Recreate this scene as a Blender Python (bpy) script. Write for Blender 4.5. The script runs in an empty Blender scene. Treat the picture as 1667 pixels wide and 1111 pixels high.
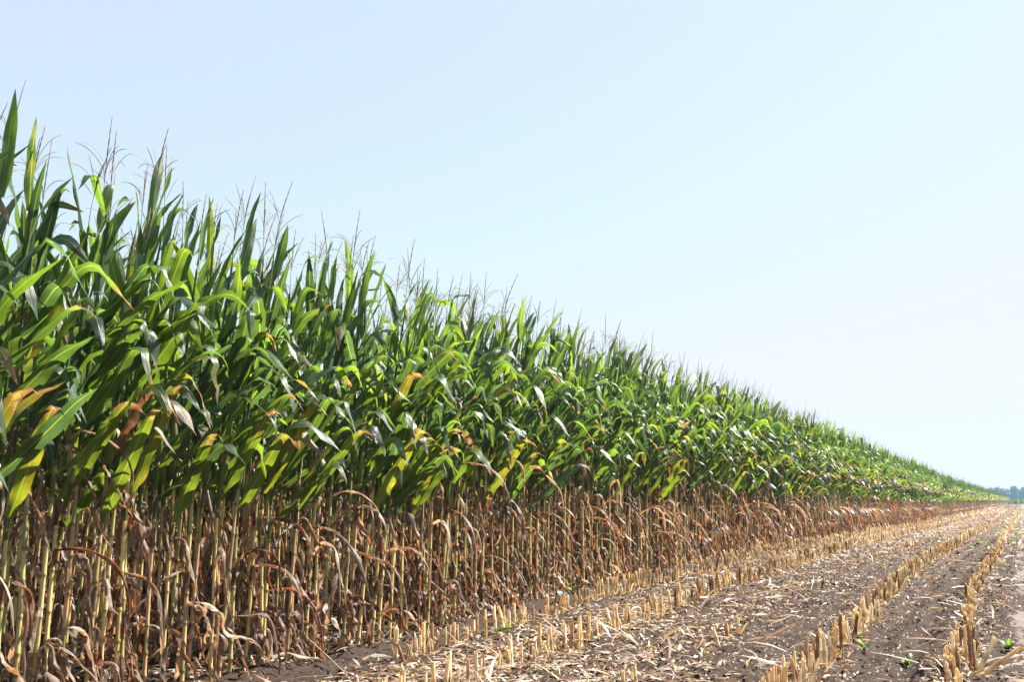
import bpy, math, os
import numpy as np
from math import radians, sin, cos, pi

sc = bpy.context.scene
# ------------------------------------------------------------------ camera
EYE = 1.0
HORIZON_PITCH = 8.42
cam_d = bpy.data.cameras.new("camera")
cam_d.lens = 38.0; cam_d.sensor_width = 36.0
cam_d.clip_start = 0.05; cam_d.clip_end = 9000
cam = bpy.data.objects.new("camera", cam_d)
sc.collection.objects.link(cam)
cam.location = (0, 0, EYE)
cam.rotation_euler = (radians(90 + HORIZON_PITCH), 0, 0)
sc.camera = cam
# ------------------------------------------------------------------ sky and sun
SUN_AZ, SUN_EL = 66.0, 48.0          # clockwise from +Y, above the horizon
w = bpy.data.worlds.new("World"); sc.world = w; w.use_nodes = True
nt = w.node_tree; nt.nodes.clear()
sky = nt.nodes.new("ShaderNodeTexSky"); sky.sky_type = 'NISHITA'; sky.sun_disc = False
sky.sun_elevation = radians(SUN_EL); sky.sun_rotation = radians(SUN_AZ)
sky.air_density = 1.0; sky.dust_density = 1.0; sky.ozone_density = 1.5; sky.altitude = 0
bg = nt.nodes.new("ShaderNodeBackground"); bg.inputs[1].default_value = 0.08
wo = nt.nodes.new("ShaderNodeOutputWorld")
hz = nt.nodes.new("ShaderNodeMix"); hz.data_type = 'RGBA'        # thin high veil that whitens the whole sky
hz.inputs[0].default_value = .70; hz.inputs[7].default_value = (2.60, 2.98, 3.50, 1)
nt.links.new(sky.outputs[0], hz.inputs[6]); mn = nt.nodes.new("ShaderNodeVectorMath"); mn.operation = 'MINIMUM'; mn.inputs[1].default_value = (3.07, 3.26, 3.43)
nt.links.new(hz.outputs[2], mn.inputs[0]); nt.links.new(mn.outputs[0], bg.inputs[0]); nt.links.new(bg.outputs[0], wo.inputs[0])
sl = bpy.data.lights.new("sun", 'SUN'); sl.energy = 5.0; sl.angle = radians(0.55); sl.color = (1.0, 0.95, 0.87)
so = bpy.data.objects.new("sun", sl); sc.collection.objects.link(so)
so.rotation_euler = (radians(90 - SUN_EL), 0, radians(180 - SUN_AZ))
so.location = (20, 10, 30)
# ------------------------------------------------------------------ exposure
sc.view_settings.view_transform = 'Standard'; sc.view_settings.look = 'None'
sc.view_settings.exposure = 1.85; sc.view_settings.gamma = 1.0
sc.render.engine = 'CYCLES'
cy = sc.cycles
cy.max_bounces = 8; cy.diffuse_bounces = 3; cy.glossy_bounces = 2; cy.transmission_bounces = 5
cy.transparent_max_bounces = 8; cy.volume_bounces = 0
cy.use_denoising = True

# ------------------------------------------------------------------ field coordinates: s along the rows, t to the right of them
A = radians(25.0); SA, CA = sin(A), cos(A)
def P(s, t): return s*SA + t*CA, s*CA - t*SA
def ST(x, y): return x*SA + y*CA, x*CA - y*SA
ROW0 = -4.15; PITCH = 0.755
FIELD_END = 372.0
_zs = [-50, 5, 7, 9.6, 14, 23, 40, 54, 100, 400, 9000]
_zz = [0, 0, .01, .09, .13, .13, .04, 0, 0, 0, 0]
def smooth_z(s):
    s = np.asarray(s, float)
    return (np.interp(s-1.2, _zs, _zz)+np.interp(s-.4, _zs, _zz)+np.interp(s+.4, _zs, _zz)+np.interp(s+1.2, _zs, _zz))/4
def _hash(ix, iy, seed):
    h = (ix.astype(np.int64)*374761393 + iy.astype(np.int64)*668265263 + seed*982451653) & 0xffffffff
    h = ((h ^ (h >> 13))*1274126177) & 0xffffffff
    return ((h ^ (h >> 16)) & 0xffff)/65535.0
def vnoise(x, y, seed=0):
    x = np.asarray(x, float); y = np.asarray(y, float)
    ix = np.floor(x); iy = np.floor(y); fx = x-ix; fy = y-iy
    fx = fx*fx*(3-2*fx); fy = fy*fy*(3-2*fy)
    a = _hash(ix, iy, seed); b = _hash(ix+1, iy, seed); c = _hash(ix, iy+1, seed); d = _hash(ix+1, iy+1, seed)
    return (a*(1-fx)+b*fx)*(1-fy) + (c*(1-fx)+d*fx)*fy
def gz(s, t):
    """height of the soil"""
    s = np.asarray(s, float); t = np.asarray(t, float)
    near = np.clip(1 - (s-30)/60, 0, 1)
    z = smooth_z(s)
    path = np.clip((t+.16)/.1, 0, 1)*np.clip((.42-t)/.1, 0, 1)
    rough = 1 - .8*path
    n = (vnoise(s*3.1, t*4.2, 1)-.5)*.05 + (vnoise(s*9, t*12, 2)-.5)*.034 + np.abs(vnoise(s*19, t*22, 3)-.5)*.048 + (vnoise(s*39, t*41, 4)-.5)*.022
    ridge = .012*np.cos((t-ROW0)/PITCH*2*pi)
    # wheel rut between the two right-hand stubble rows
    rut = -.035*np.exp(-((t+.92)/.07)**2) - .018*np.exp(-((t+1.42)/.1)**2) -.045*np.exp(-((t+.70)/.07)**2)*(0.6+.8*vnoise(s*5, t*0, 7)) + .016*np.exp(-((t+.52)/.08)**2)  # shallow groove left of both rows is shaped in for a dark shadow
    return z + near*(n*rough + ridge + rut)
def at(px, py):
    """field point under a pixel of the 1667 px wide photograph"""
    p = radians(HORIZON_PITCH); f = 1760.0
    u = (px-833.5)/f; v = (555.5-py)/f
    d = np.array([u, cos(p)-v*sin(p), sin(p)+v*cos(p)])
    k = EYE/-d[2]
    for _ in range(8):
        s, t = ST(d[0]*k, d[1]*k); k = (EYE-float(smooth_z(s)))/-d[2]
    return ST(d[0]*k, d[1]*k)

# ------------------------------------------------------------------ mesh collector
class MB:
    def __init__(s): s.V=[]; s.F=[]; s.U=[]; s.C=[]; s.n=0
    def add(s, V, F, U, C):
        s.V.append(V); s.F.append(F+s.n); s.U.append(U); s.C.append(C); s.n += len(V)
    def arrays(s):
        return (np.concatenate(s.V), np.concatenate(s.F), np.concatenate(s.U), np.concatenate(s.C))
def mesh_from(name, V, F, U, C, mats):
    m = bpy.data.meshes.new(name)
    nv, nf = len(V), len(F)
    m.vertices.add(nv); m.vertices.foreach_set("co", np.ascontiguousarray(V, np.float32).ravel())
    m.loops.add(nf*4); m.loops.foreach_set("vertex_index", np.ascontiguousarray(F, np.int32).ravel())
    m.polygons.add(nf); m.polygons.foreach_set("loop_start", np.arange(0, nf*4, 4, dtype=np.int32))
    m.polygons.foreach_set("use_smooth", np.ones(nf, bool))
    uv = m.uv_layers.new(name="UVMap")
    uv.data.foreach_set("uv", np.ascontiguousarray(U[F.ravel()], np.float32).ravel())
    ca = m.color_attributes.new("Col", 'FLOAT_COLOR', 'POINT')
    ca.data.foreach_set("color", np.ascontiguousarray(C, np.float32).ravel())
    m.materials.append(mats)
    m.update(calc_edges=True)
    return m
def build(name, mb, mat, parent=None, loc=None):
    V, F, U, C = mb.arrays() if isinstance(mb, MB) else mb
    o = bpy.data.objects.new(name, mesh_from(name, V, F, U, C, mat))
    sc.collection.objects.link(o)
    if parent: o.parent = parent
    if loc is not None: o.location = loc
    return o
def empty(name, loc):
    o = bpy.data.objects.new(name, None); o.empty_display_size = .1
    sc.collection.objects.link(o); o.location = loc; return o
def tag(o, label=None, cat=None, group=None, kind=None):
    if label: o['label'] = label
    if cat: o['category'] = cat
    if group: o['group'] = group
    if kind: o['kind'] = kind
    return o

# ------------------------------------------------------------------ materials
def nodes(name):
    m = bpy.data.materials.new(name); m.use_nodes = True
    t = m.node_tree; t.nodes.clear()
    return m, t, t.nodes.new, t.links.new
def math_n(N, L, op, a, b=None, c=None):
    n = N("ShaderNodeMath"); n.operation = op
    for i, v in enumerate((a, b, c)):
        if v is None: continue
        if isinstance(v, (int, float)): n.inputs[i].default_value = v
        else: L(v, n.inputs[i])
    return n.outputs[0]
def mixc(N, L, fac, a, b, mode='MIX'):
    n = N("ShaderNodeMix"); n.data_type = 'RGBA'; n.blend_type = mode
    for i, v in ((0, fac), (6, a), (7, b)):
        if isinstance(v, (int, float)): n.inputs[i].default_value = v
        elif isinstance(v, tuple): n.inputs[i].default_value = v if len(v) == 4 else v+(1,)
        else: L(v, n.inputs[i])
    return n.outputs[2]
def noise(N, L, vec, scale, detail=3, rough=.6):
    n = N("ShaderNodeTexNoise"); n.inputs['Scale'].default_value = scale
    n.inputs['Detail'].default_value = detail; n.inputs['Roughness'].default_value = rough
    if vec is not None: L(vec, n.inputs['Vector'])
    return n.outputs[0]
def ramp(N, L, fac, lo, hi):
    n = N("ShaderNodeMapRange"); n.inputs[1].default_value = lo; n.inputs[2].default_value = hi
    L(fac, n.inputs[0]); return n.outputs[0]

def leaf_material():
    m, t, N, L = nodes("corn_leaf_blade")
    a = N("ShaderNodeAttribute"); a.attribute_name = "Col"
    uv = N("ShaderNodeUVMap"); sp = N("ShaderNodeSeparateXYZ"); L(uv.outputs[0], sp.inputs[0])
    geo = N("ShaderNodeNewGeometry")
    dry = a.outputs['Alpha']
    u = sp.outputs[0]; v = sp.outputs[1]
    # midrib
    d = math_n(N, L, 'ABSOLUTE', math_n(N, L, 'SUBTRACT', u, .5))
    rib = math_n(N, L, 'SUBTRACT', 1.0, ramp(N, L, d, .018, .05))
    veins = math_n(N, L, 'SINE', math_n(N, L, 'MULTIPLY', u, 95.0))
    mp = N("ShaderNodeMapping"); mp.inputs['Scale'].default_value = (60, 3.0, 1); L(uv.outputs[0], mp.inputs[0])
    streak = noise(N, L, mp.outputs[0], 1.0, 2)
    blot = noise(N, L, geo.outputs['Position'], 22.0, 4, .7)
    k = math_n(N, L, 'MULTIPLY_ADD', streak, .5, .75)
    k = math_n(N, L, 'MULTIPLY', k, math_n(N, L, 'MULTIPLY_ADD', blot, .7, .65))
    k = math_n(N, L, 'MULTIPLY', k, math_n(N, L, 'MULTIPLY_ADD', veins, .07, 1.0))
    k = math_n(N, L, 'MULTIPLY', k, .60)
    kc = N("ShaderNodeCombineColor"); [L(k, kc.inputs[i]) for i in range(3)]
    col = mixc(N, L, 1.0, a.outputs['Color'], kc.outputs[0], 'MULTIPLY')
    ribk = math_n(N, L, 'MULTIPLY', rib, .28)
    ribcol = mixc(N, L, dry, (.24, .33, .12), (.42, .33, .22))
    col = mixc(N, L, ribk, col, ribcol)
    # dry blades carry pale weathered streaks, strengthened to paint in white highlights
    pale = math_n(N, L, 'MULTIPLY', ramp(N, L, blot, .52, .68), math_n(N, L, 'MULTIPLY', dry, .6))
    col = mixc(N, L, pale, col, (.55, .47, .40))
    # underside is greyer
    col_b = mixc(N, L, math_n(N, L, 'MULTIPLY', geo.outputs['Backfacing'], .18), col, mixc(N, L, dry, (.13, .19, .11), (.38, .30, .24)))
    pr = N("ShaderNodeBsdfPrincipled"); L(col_b, pr.inputs['Base Color'])
    L(math_n(N, L, 'MULTIPLY_ADD', dry, .08, .36), pr.inputs['Roughness'])
    pr.inputs['Specular IOR Level'].default_value = .6
    tr = N("ShaderNodeBsdfTranslucent")
    gain = mixc(N, L, dry, (5.7, 4.7, 1.5), (1.6, 1.1, .75))
    L(mixc(N, L, 1.0, col, gain, 'MULTIPLY'), tr.inputs[0])
    bh = math_n(N, L, 'ADD', math_n(N, L, 'MULTIPLY', veins, .35), math_n(N, L, 'MULTIPLY', streak, 1.2))
    bh = math_n(N, L, 'ADD', bh, math_n(N, L, 'MULTIPLY', rib, -1.5))
    bp = N("ShaderNodeBump"); bp.inputs['Strength'].default_value = .5; bp.inputs['Distance'].default_value = .0012
    L(bh, bp.inputs['Height']); L(bp.outputs[0], pr.inputs['Normal'])
    mx = N("ShaderNodeMixShader"); mx.inputs[0].default_value = .45
    L(pr.outputs[0], mx.inputs[1]); L(tr.outputs[0], mx.inputs[2])
    o = N("ShaderNodeOutputMaterial"); L(mx.outputs[0], o.inputs[0])
    return m
def stem_material(name, rough, streaky=40.0, transl=0.0, gain=.60):
    m, t, N, L = nodes(name)
    a = N("ShaderNodeAttribute"); a.attribute_name = "Col"
    uv = N("ShaderNodeUVMap")
    mp = N("ShaderNodeMapping"); mp.inputs['Scale'].default_value = (streaky, 9, 1); L(uv.outputs[0], mp.inputs[0])
    geo = N("ShaderNodeNewGeometry")
    st = noise(N, L, mp.outputs[0], 1.0, 3); bl = noise(N, L, geo.outputs['Position'], 35.0, 4, .7)
    k = math_n(N, L, 'MULTIPLY', math_n(N, L, 'MULTIPLY_ADD', st, .7, .65), math_n(N, L, 'MULTIPLY_ADD', bl, .8, .6))
    k = math_n(N, L, 'MULTIPLY', k, gain)
    kc = N("ShaderNodeCombineColor"); [L(k, kc.inputs[i]) for i in range(3)]
    col = mixc(N, L, 1.0, a.outputs['Color'], kc.outputs[0], 'MULTIPLY')
    stain = math_n(N, L, 'MULTIPLY', ramp(N, L, bl, .60, .72), .55)
    col = mixc(N, L, stain, col, (.10, .055, .035))
    pr = N("ShaderNodeBsdfPrincipled"); L(col, pr.inputs['Base Color']); pr.inputs['Roughness'].default_value = rough
    bp = N("ShaderNodeBump"); bp.inputs['Strength'].default_value = .5; bp.inputs['Distance'].default_value = .001
    L(st, bp.inputs['Height']); L(bp.outputs[0], pr.inputs['Normal'])
    o = N("ShaderNodeOutputMaterial")
    if transl:
        tr = N("ShaderNodeBsdfTranslucent"); L(mixc(N, L, 1.0, col, (1.4, 1.15, .9), 'MULTIPLY'), tr.inputs[0])
        mx = N("ShaderNodeMixShader"); mx.inputs[0].default_value = transl
        L(pr.outputs[0], mx.inputs[1]); L(tr.outputs[0], mx.inputs[2]); L(mx.outputs[0], o.inputs[0])
    else: L(pr.outputs[0], o.inputs[0])
    return m
def soil_material():
    m, t, N, L = nodes("field_soil")
    uv = N("ShaderNodeUVMap"); sp = N("ShaderNodeSeparateXYZ"); L(uv.outputs[0], sp.inputs[0])
    s, tt = sp.outputs[0], sp.outputs[1]
    n1 = noise(N, L, uv.outputs[0], 1.3, 5, .65); n2 = noise(N, L, uv.outputs[0], 14, 6, .7); n3 = noise(N, L, uv.outputs[0], 60, 5, .75)
    col = mixc(N, L, n2, (.019, .0115, .008), (.104, .069, .050))
    col = mixc(N, L, math_n(N, L, 'MULTIPLY', ramp(N, L, n1, .4, .7), .4), col, (.11, .08, .065))
    crumb = ramp(N, L, n3, .56, .70)
    col = mixc(N, L, math_n(N, L, 'MULTIPLY', crumb, .35), col, (.16, .12, .10))
    # finely shredded straw among the soil of the stubble strips
    vo = N("ShaderNodeTexVoronoi"); vo.inputs['Scale'].default_value = 1.0
    mp = N("ShaderNodeMapping"); mp.inputs['Scale'].default_value = (26, 75, 1); mp.inputs['Rotation'].default_value = (0, 0, .5); L(uv.outputs[0], mp.inputs[0])
    L(mp.outputs[0], vo.inputs['Vector'])
    sepc = N("ShaderNodeSeparateColor"); L(vo.outputs['Color'], sepc.inputs[0])
    strawmask = math_n(N, L, 'MULTIPLY', math_n(N, L, 'GREATER_THAN', sepc.outputs[0], .86), math_n(N, L, 'LESS_THAN', vo.outputs['Distance'], .42))
    band = math_n(N, L, 'MULTIPLY', math_n(N, L, 'GREATER_THAN', tt, ROW0+.45), math_n(N, L, 'LESS_THAN', tt, 9.0))
    strawmask = math_n(N, L, 'MULTIPLY', strawmask, math_n(N, L, 'MULTIPLY', band, .8))
    strawcol = mixc(N, L, sepc.outputs[1], (.34, .20, .11), (.62, .50, .38))
    col = mixc(N, L, strawmask, col, strawcol)
    # dried pale mud along the track
    edge = math_n(N, L, 'ADD', tt, math_n(N, L, 'MULTIPLY', math_n(N, L, 'SUBTRACT', noise(N, L, uv.outputs[0], 4.5, 3), .5), .30))
    pm = math_n(N, L, 'MULTIPLY', ramp(N, L, edge, -.13, -.09), math_n(N, L, 'SUBTRACT', 1.0, ramp(N, L, edge, .34, .40)))
    mpp = N("ShaderNodeMapping"); mpp.inputs['Scale'].default_value = (.55, 1.6, 1); mpp.inputs['Location'].default_value = (.35, 0, 0); L(uv.outputs[0], mpp.inputs[0])
    patch = ramp(N, L, noise(N, L, mpp.outputs[0], 1.0, 3), .46, .52)
    pm = math_n(N, L, 'MULTIPLY', pm, patch)
    pm = math_n(N, L, 'MULTIPLY', pm, math_n(N, L, 'SUBTRACT', 1.0, math_n(N, L, 'MULTIPLY', crumb, .35)))
    mud = mixc(N, L, n2, (.20, .155, .14), (.32, .26, .24))
    col = mixc(N, L, pm, col, mud)
    # beyond the end of the field: meadow green
    far = math_n(N, L, 'GREATER_THAN', s, FIELD_END+45)
    col = mixc(N, L, far, col, (.06, .08, .035))
    pr = N("ShaderNodeBsdfPrincipled"); L(col, pr.inputs['Base Color']); pr.inputs['Roughness'].default_value = .9
    pr.inputs['Specular IOR Level'].default_value = .2
    bp = N("ShaderNodeBump"); bp.inputs['Strength'].default_value = 1.0; bp.inputs['Distance'].default_value = .03
    bh = math_n(N, L, 'ADD', n3, math_n(N, L, 'MULTIPLY', n2, 1.5)); L(bh, bp.inputs['Height']); L(bp.outputs[0], pr.inputs['Normal'])
    o = N("ShaderNodeOutputMaterial"); L(pr.outputs[0], o.inputs[0])
    return m
M_LEAF = leaf_material()
M_STALK = stem_material("corn_stalk_rind", .42)
M_HUSK = stem_material("corn_husk", .5, 60, .2)
M_TASSEL = stem_material("corn_tassel", .6, 20, .25)
M_SILK = stem_material("corn_silk", .6)
M_STUB = stem_material("cut_stalk", .5, 40, .22, .92)
M_STRAW = stem_material("dry_straw", .5, 30, .25, .70)
M_SOIL = soil_material()

# ------------------------------------------------------------------ primitives
def ss(x, a, b):
    k = np.clip((x-a)/(b-a), 0, 1); return k*k*(3-2*k)
def tube(path, rad, sides, cols, vlen=None):
    path = np.asarray(path, float); n = len(path); rad = np.broadcast_to(np.asarray(rad, float), (n,))
    T = np.gradient(path, axis=0); T /= np.linalg.norm(T, axis=1, keepdims=True)+1e-9
    ref = np.array([1., .1, 0]) if abs(T[:, 2]).mean() > .6 else np.array([0, 0, 1.])
    B = np.cross(T, ref); B /= np.linalg.norm(B, axis=1, keepdims=True)+1e-9
    Nn = np.cross(B, T)
    a = np.arange(sides)*2*pi/sides
    V = path[:, None, :] + rad[:, None, None]*(np.cos(a)[None, :, None]*B[:, None, :] + np.sin(a)[None, :, None]*Nn[:, None, :])
    V = V.reshape(-1, 3)
    i, j = np.meshgrid(np.arange(n-1), np.arange(sides), indexing='ij'); j2 = (j+1) % sides
    F = np.stack([i*sides+j, i*sides+j2, (i+1)*sides+j2, (i+1)*sides+j], -1).reshape(-1, 4)
    L = np.concatenate([[0], np.cumsum(np.linalg.norm(np.diff(path, axis=0), axis=1))])
    U = np.stack([np.tile(np.arange(sides)/sides, n), np.repeat(L, sides)], 1)
    cols = np.asarray(cols, float)
    C = np.repeat(cols, sides, 0) if cols.ndim == 2 else np.tile(cols, (n*sides, 1))
    return V, F, U, C
def blade(r, base, az, L, W, el0, el1, bend=.55, bw=.25, droop=0., roll=0., twist=0., fold=.35, fold1=.12, ripple=.1, segs=12, half=2,
          col=(.05, .12, .02), dry=0., yellow=0., tipdry=.1, crumple=0., azdrift=0., kind='green'):
    v = np.linspace(0, 1, segs+1)
    el = el0 + (el1-el0)*ss(v, bend-bw, bend+bw) - droop*v**1.6
    a = az + azdrift*v + (crumple*.5*(np.interp(v, np.linspace(0, 1, 6), r.normal(0, 1, 6))) if crumple else 0)
    if crumple: el = el + crumple*.45*np.interp(v, np.linspace(0, 1, 7), r.normal(0, 1, 7))
    T = np.stack([np.cos(el)*np.cos(a), np.cos(el)*np.sin(a), np.sin(el)], 1)
    pts = np.concatenate([[[0, 0, 0]], np.cumsum((T[1:]+T[:-1])/2*(L/segs), 0)]) + np.asarray(base)
    S0 = np.stack([-np.sin(a), np.cos(a), 0*a], 1)
    N0 = np.cross(T, S0)*-1
    N0 = np.where(np.einsum('ij,ij->i', N0, N0)[:, None] < 1e-8, [[0, 0, 1.]], N0)
    ro = roll + twist*v**1.3 + (crumple*1.3*np.interp(v, np.linspace(0, 1, 6), r.normal(0, 1, 6)) if crumple else 0)
    S = np.cos(ro)[:, None]*S0 + np.sin(ro)[:, None]*N0
    Nn = np.cos(ro)[:, None]*N0 - np.sin(ro)[:, None]*S0
    prof = (.45+.55*ss(v, 0, .22))*(1-np.clip((v-.35)/.65, 0, 1)**2.4)
    wd = W*.5*prof*(1 if not crumple else (1-.35*np.interp(v, np.linspace(0, 1, 5), r.random(5))))
    u = np.linspace(-1, 1, 2*half+1)
    fo = fold + (fold1-fold)*ss(v, 0, .6)
    ph1, ph2 = r.random(2)*6.28; fr = r.uniform(3.2, 6.0)*2*pi*L/.75
    rip = np.where(u[None, :] > 0, np.sin(fr*v[:, None]+ph1), np.sin(fr*v[:, None]*1.13+ph2))*np.abs(u[None, :])**1.6*ripple*W*prof[:, None]**.5
    V = pts[:, None, :] + S[:, None, :]*(u[None, :, None]*wd[:, None, None]*np.cos(fo)[:, None, None]) \
        + Nn[:, None, :]*((np.abs(u)[None, :]*wd[:, None]*np.sin(fo)[:, None] + rip)[:, :, None])
    V = V.reshape(-1, 3); k = len(u)
    i, j = np.meshgrid(np.arange(segs), np.arange(k-1), indexing='ij')
    F = np.stack([i*k+j, i*k+j+1, (i+1)*k+j+1, (i+1)*k+j], -1).reshape(-1, 4)
    vv = np.repeat(v, k); uu = np.tile(u, segs+1)
    U = np.stack([uu*.5+.5, vv*L/.7], 1)
    base_c = np.asarray(col, float)
    C = np.tile(np.append(base_c, dry), (len(V), 1))
    if yellow:
        e = np.clip(yellow*(0.35+.8*vv+.35*np.abs(uu)) + .25*np.interp(vv, np.linspace(0, 1, 9), r.normal(0, 1, 9)), 0, 1)[:, None]
        C[:, :3] = C[:, :3]*(1-e) + np.array([.17, .19, .028])*e
        e2 = np.clip(e[:, 0]*1.1*(vnoise(uu*2.2+ph1*9, vv*9+ph2*7, 12)-.52)*3 + .3*e[:, 0]*ss(vv, .75, 1), 0, .7)[:, None]      # scorched patches
        C = C*(1-e2) + np.array([.20, .10, .03, .6])*e2
    if tipdry and not dry:
        e = ss(vv + .15*np.abs(uu) + .05*np.sin(vv*40+ph1), 1-tipdry, 1.05-tipdry*.4)[:, None]
        C = C*(1-e) + np.array([.22, .14, .085, 1.0])*e
    return V, F, U, C

WIND = radians(-8)
DRY = np.array([(.25, .140, .078), (.19, .072, .030), (.34, .24, .150), (.24, .135, .072), (.50, .41, .30), (.13, .055, .028)])
GRN = np.array([(.036, .076, .030), (.046, .096, .028), (.028, .062, .038), (.064, .122, .026), (.032, .070, .048)])

def plant(seed, lod=0, H=1.0, outer=False, yellow=False, tan_ear=False, ear=True, tassel=True, brown_mid=0):
    """list of (part name, arrays, sub_parts, material key, label) in plant space, base at the origin"""
    r = np.random.default_rng(seed)
    seg = (18, 11, 6, 4)[lod]; half = (2, 1, 1, 1)[lod]; sides = (8, 5, 4, 3)[lod]
    parts = []
    # nodes of the stalk
    zt = 2.30*H
    nz = [0.0]; z = r.uniform(.04, .09)
    while z < zt-.1:
        nz.append(z); z += r.uniform(.13, .20)*(1 if z > .25 else .7)
    nz = np.array(nz)
    lean = r.normal(0, .02, 2) + np.array([.018, -.006]); bow = r.normal(0, .02, 2) + np.array([.02, 0])
    def axis(z):
        z = np.asarray(z, float); q = z/zt
        return np.stack([lean[0]*z + bow[0]*q**2*z, lean[1]*z + bow[1]*q**2*z, z], -1)
    rad0 = r.uniform(.0105, .0135)
    zz, rr, cc = [], [], []
    gl = r.uniform(.45, 1.0); tone = r.uniform(.85, 1.15)
    tan = np.array([(.82, .62, .24), (.76, .57, .23), (.60, .38, .19), (.56, .50, .18)])[r.integers(4)]*tone
    green = np.array((.13, .20, .045))*tone; dark = np.array((.075, .038, .022))
    def sc_(z, i):
        g = float(ss(z, gl, gl+.6)); 
        c = tan*(1-g)+green*g
        if (i*7+seed) % 5 == 0 and z < 1.3: c = c*.6 + np.array((.20, .26, .05))*.4
        if (i*5+seed) % 7 == 0 and z < 1.0: c = c*.45 + np.array((.26, .13, .07))*.55
        return c
    for i, z in enumerate(nz):
        k = 1-.55*(z/zt); R = rad0*k; nxt = nz[i+1] if i+1 < len(nz) else zt
        c = sc_(z, i)
        if lod <= 1:
            zz += [z, z+.006, z+.016, z+.026]; rr += [R*1.05, R*1.28, R*1.22, R*1.0]; cc += [c*.85, dark*.6+c*.4, dark*.2+c*.8, c]
            zz += [nxt-.012]; rr += [R*.95]; cc += [c*1.02]
        else:
            zz += [z, z+.02, nxt-.01]; rr += [R*1.2, R, R*.95]; cc += [dark*.6+c*.4, c, c]
    zz.append(zt); rr.append(rad0*.4); cc.append(green*1.1)
    zz = np.array(zz); cc = np.concatenate([np.array(cc), np.zeros((len(cc), 1))], 1)
    parts.append(("stalk", tube(axis(zz), rr, sides, cc), [], 'stalk', None))
    # leaves
    plane = r.uniform(0, pi) if not outer else r.normal(radians(-15), .6)
    nodes_z = [z for z in nz if z > .06]
    n_l = len(nodes_z)
    dry_top = r.uniform(.70, 1.30)
    def sheath(z, az, h, col, dry):
        k = 5 if lod < 2 else 3; rows = 3 if lod < 2 else 2
        aa = az + np.linspace(-2.3, 2.3, k)*1.0; q = np.linspace(0, 1, rows)
        zz_ = z + h*q; Rr = rad0*(1-.55*zz_/zt)*(1.14+.22*q)
        ax = axis(zz_)
        V = ax[:, None, :] + np.stack([np.cos(aa)[None]*Rr[:, None], np.sin(aa)[None]*Rr[:, None], 0*aa[None]*Rr[:, None]], -1)
        V[-1, :, 2] += np.array([-.03, 0, .01, 0, -.03])[:k] if k == 5 else 0
        i, j = np.meshgrid(np.arange(rows-1), np.arange(k-1), indexing='ij')
        F = np.stack([i*k+j, i*k+j+1, (i+1)*k+j+1, (i+1)*k+j], -1).reshape(-1, 4)
        U = np.stack([np.tile(np.linspace(.1, .4, k), rows), np.repeat(q*.2, k)], 1)
        return V.reshape(-1, 3), F, U, np.tile(np.append(np.asarray(col), dry), (rows*k, 1))
    def merge(*arrs):
        m_ = MB(); [m_.add(*a_) for a_ in arrs]; return m_.arrays()
    for i, z in enumerate(nodes_z):
        if lod == 3 and i % 3 == 2: continue
        az = plane + (i % 2)*pi + r.normal(0, .35)
        q = z/zt
        dirv = np.array([cos(az), sin(az)])
        pull = .35 if z < dry_top else (1.7 if q < .72 else .9)
        wv = dirv + pull*np.array([cos(WIND), sin(WIND)])*r.uniform(.5, 1.3)
        if outer and z >= dry_top and q < .75: wv = wv + .35*np.array([cos(-A-.2), sin(-A-.2)])
        az = math.atan2(wv[1], wv[0])
        hs = 0
        if lod < 3 and (z > dry_top-.1 or r.random() < .4): hs = r.uniform(.08, .13)
        b = axis(z+.012+hs) + np.array([cos(az), sin(az), 0])*rad0*.6
        if z < dry_top:
            if r.random() < (.10 if z < .42 or not outer else .26): continue
            c = DRY[r.integers(len(DRY))]*r.uniform(.8, 1.2)
            big = r.random() < .5
            e0 = r.uniform(40, 84) if r.random() < .45 else r.uniform(-85, 0)
            if outer and z > .35 and r.random() < .13:
                az = r.normal(radians(-25), .6)
                arr = blade(r, b, az, r.uniform(.5, .85), r.uniform(.030, .055), radians(r.uniform(-5, 50)), radians(r.uniform(-105, -80)), bend=r.uniform(.3, .5), bw=r.uniform(.4, .6),
                            roll=r.normal(.6, .4), twist=r.normal(0, 1.0), fold=r.uniform(.4, 1.0), fold1=.9, ripple=.16, segs=max(seg, 8), half=half, col=c, dry=1., tipdry=0, crumple=r.uniform(.15, .4))
            else: arr = blade(r, b, az, r.uniform(.32, .66) if z > .3 else r.uniform(.22, .45), r.uniform(.022, .052), radians(e0), radians(r.uniform(-88, -50)),
                        bend=r.uniform(.05, .30), bw=r.uniform(.05, .25), droop=r.uniform(0, .3), roll=r.normal(0, .7), twist=r.normal(0, 2.4), fold=r.uniform(.3, 1.0), fold1=r.uniform(.4, 1.1),
                        ripple=.22, segs=max(seg, 5) if lod < 3 else 4, half=half, col=c, dry=1., tipdry=0, crumple=r.uniform(.2, .8), kind='dry')
            if hs: arr = merge(arr, sheath(z, az, hs+.015, c, 1.))
            # keep above the soil
            arr[0][:, 2] = np.maximum(arr[0][:, 2], .012 + .01*np.sin(arr[0][:, 0]*60))
            parts.append(("leaf", arr, [], 'leaf', "dry brown hanging leaf" if lod == 0 else None))
            if z < .42 and lod < 3 and r.random() < .85:
                c = DRY[r.integers(len(DRY))]*r.uniform(.7, 1.1)
                arr = blade(r, b, r.uniform(0, 6.28), r.uniform(.2, .45), r.uniform(.03, .06), radians(r.uniform(-40, 75)), radians(r.uniform(-90, -60)), bend=.2, bw=.15, roll=r.normal(0, .8),
                            twist=r.normal(0, 2.5), fold=r.uniform(.3, 1.1), fold1=.8, ripple=.3, segs=max(seg-6, 5), half=half, col=c, dry=1., tipdry=0, crumple=r.uniform(.6, 1.3))
                arr[0][:, 2] = np.maximum(arr[0][:, 2], .012)
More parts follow.
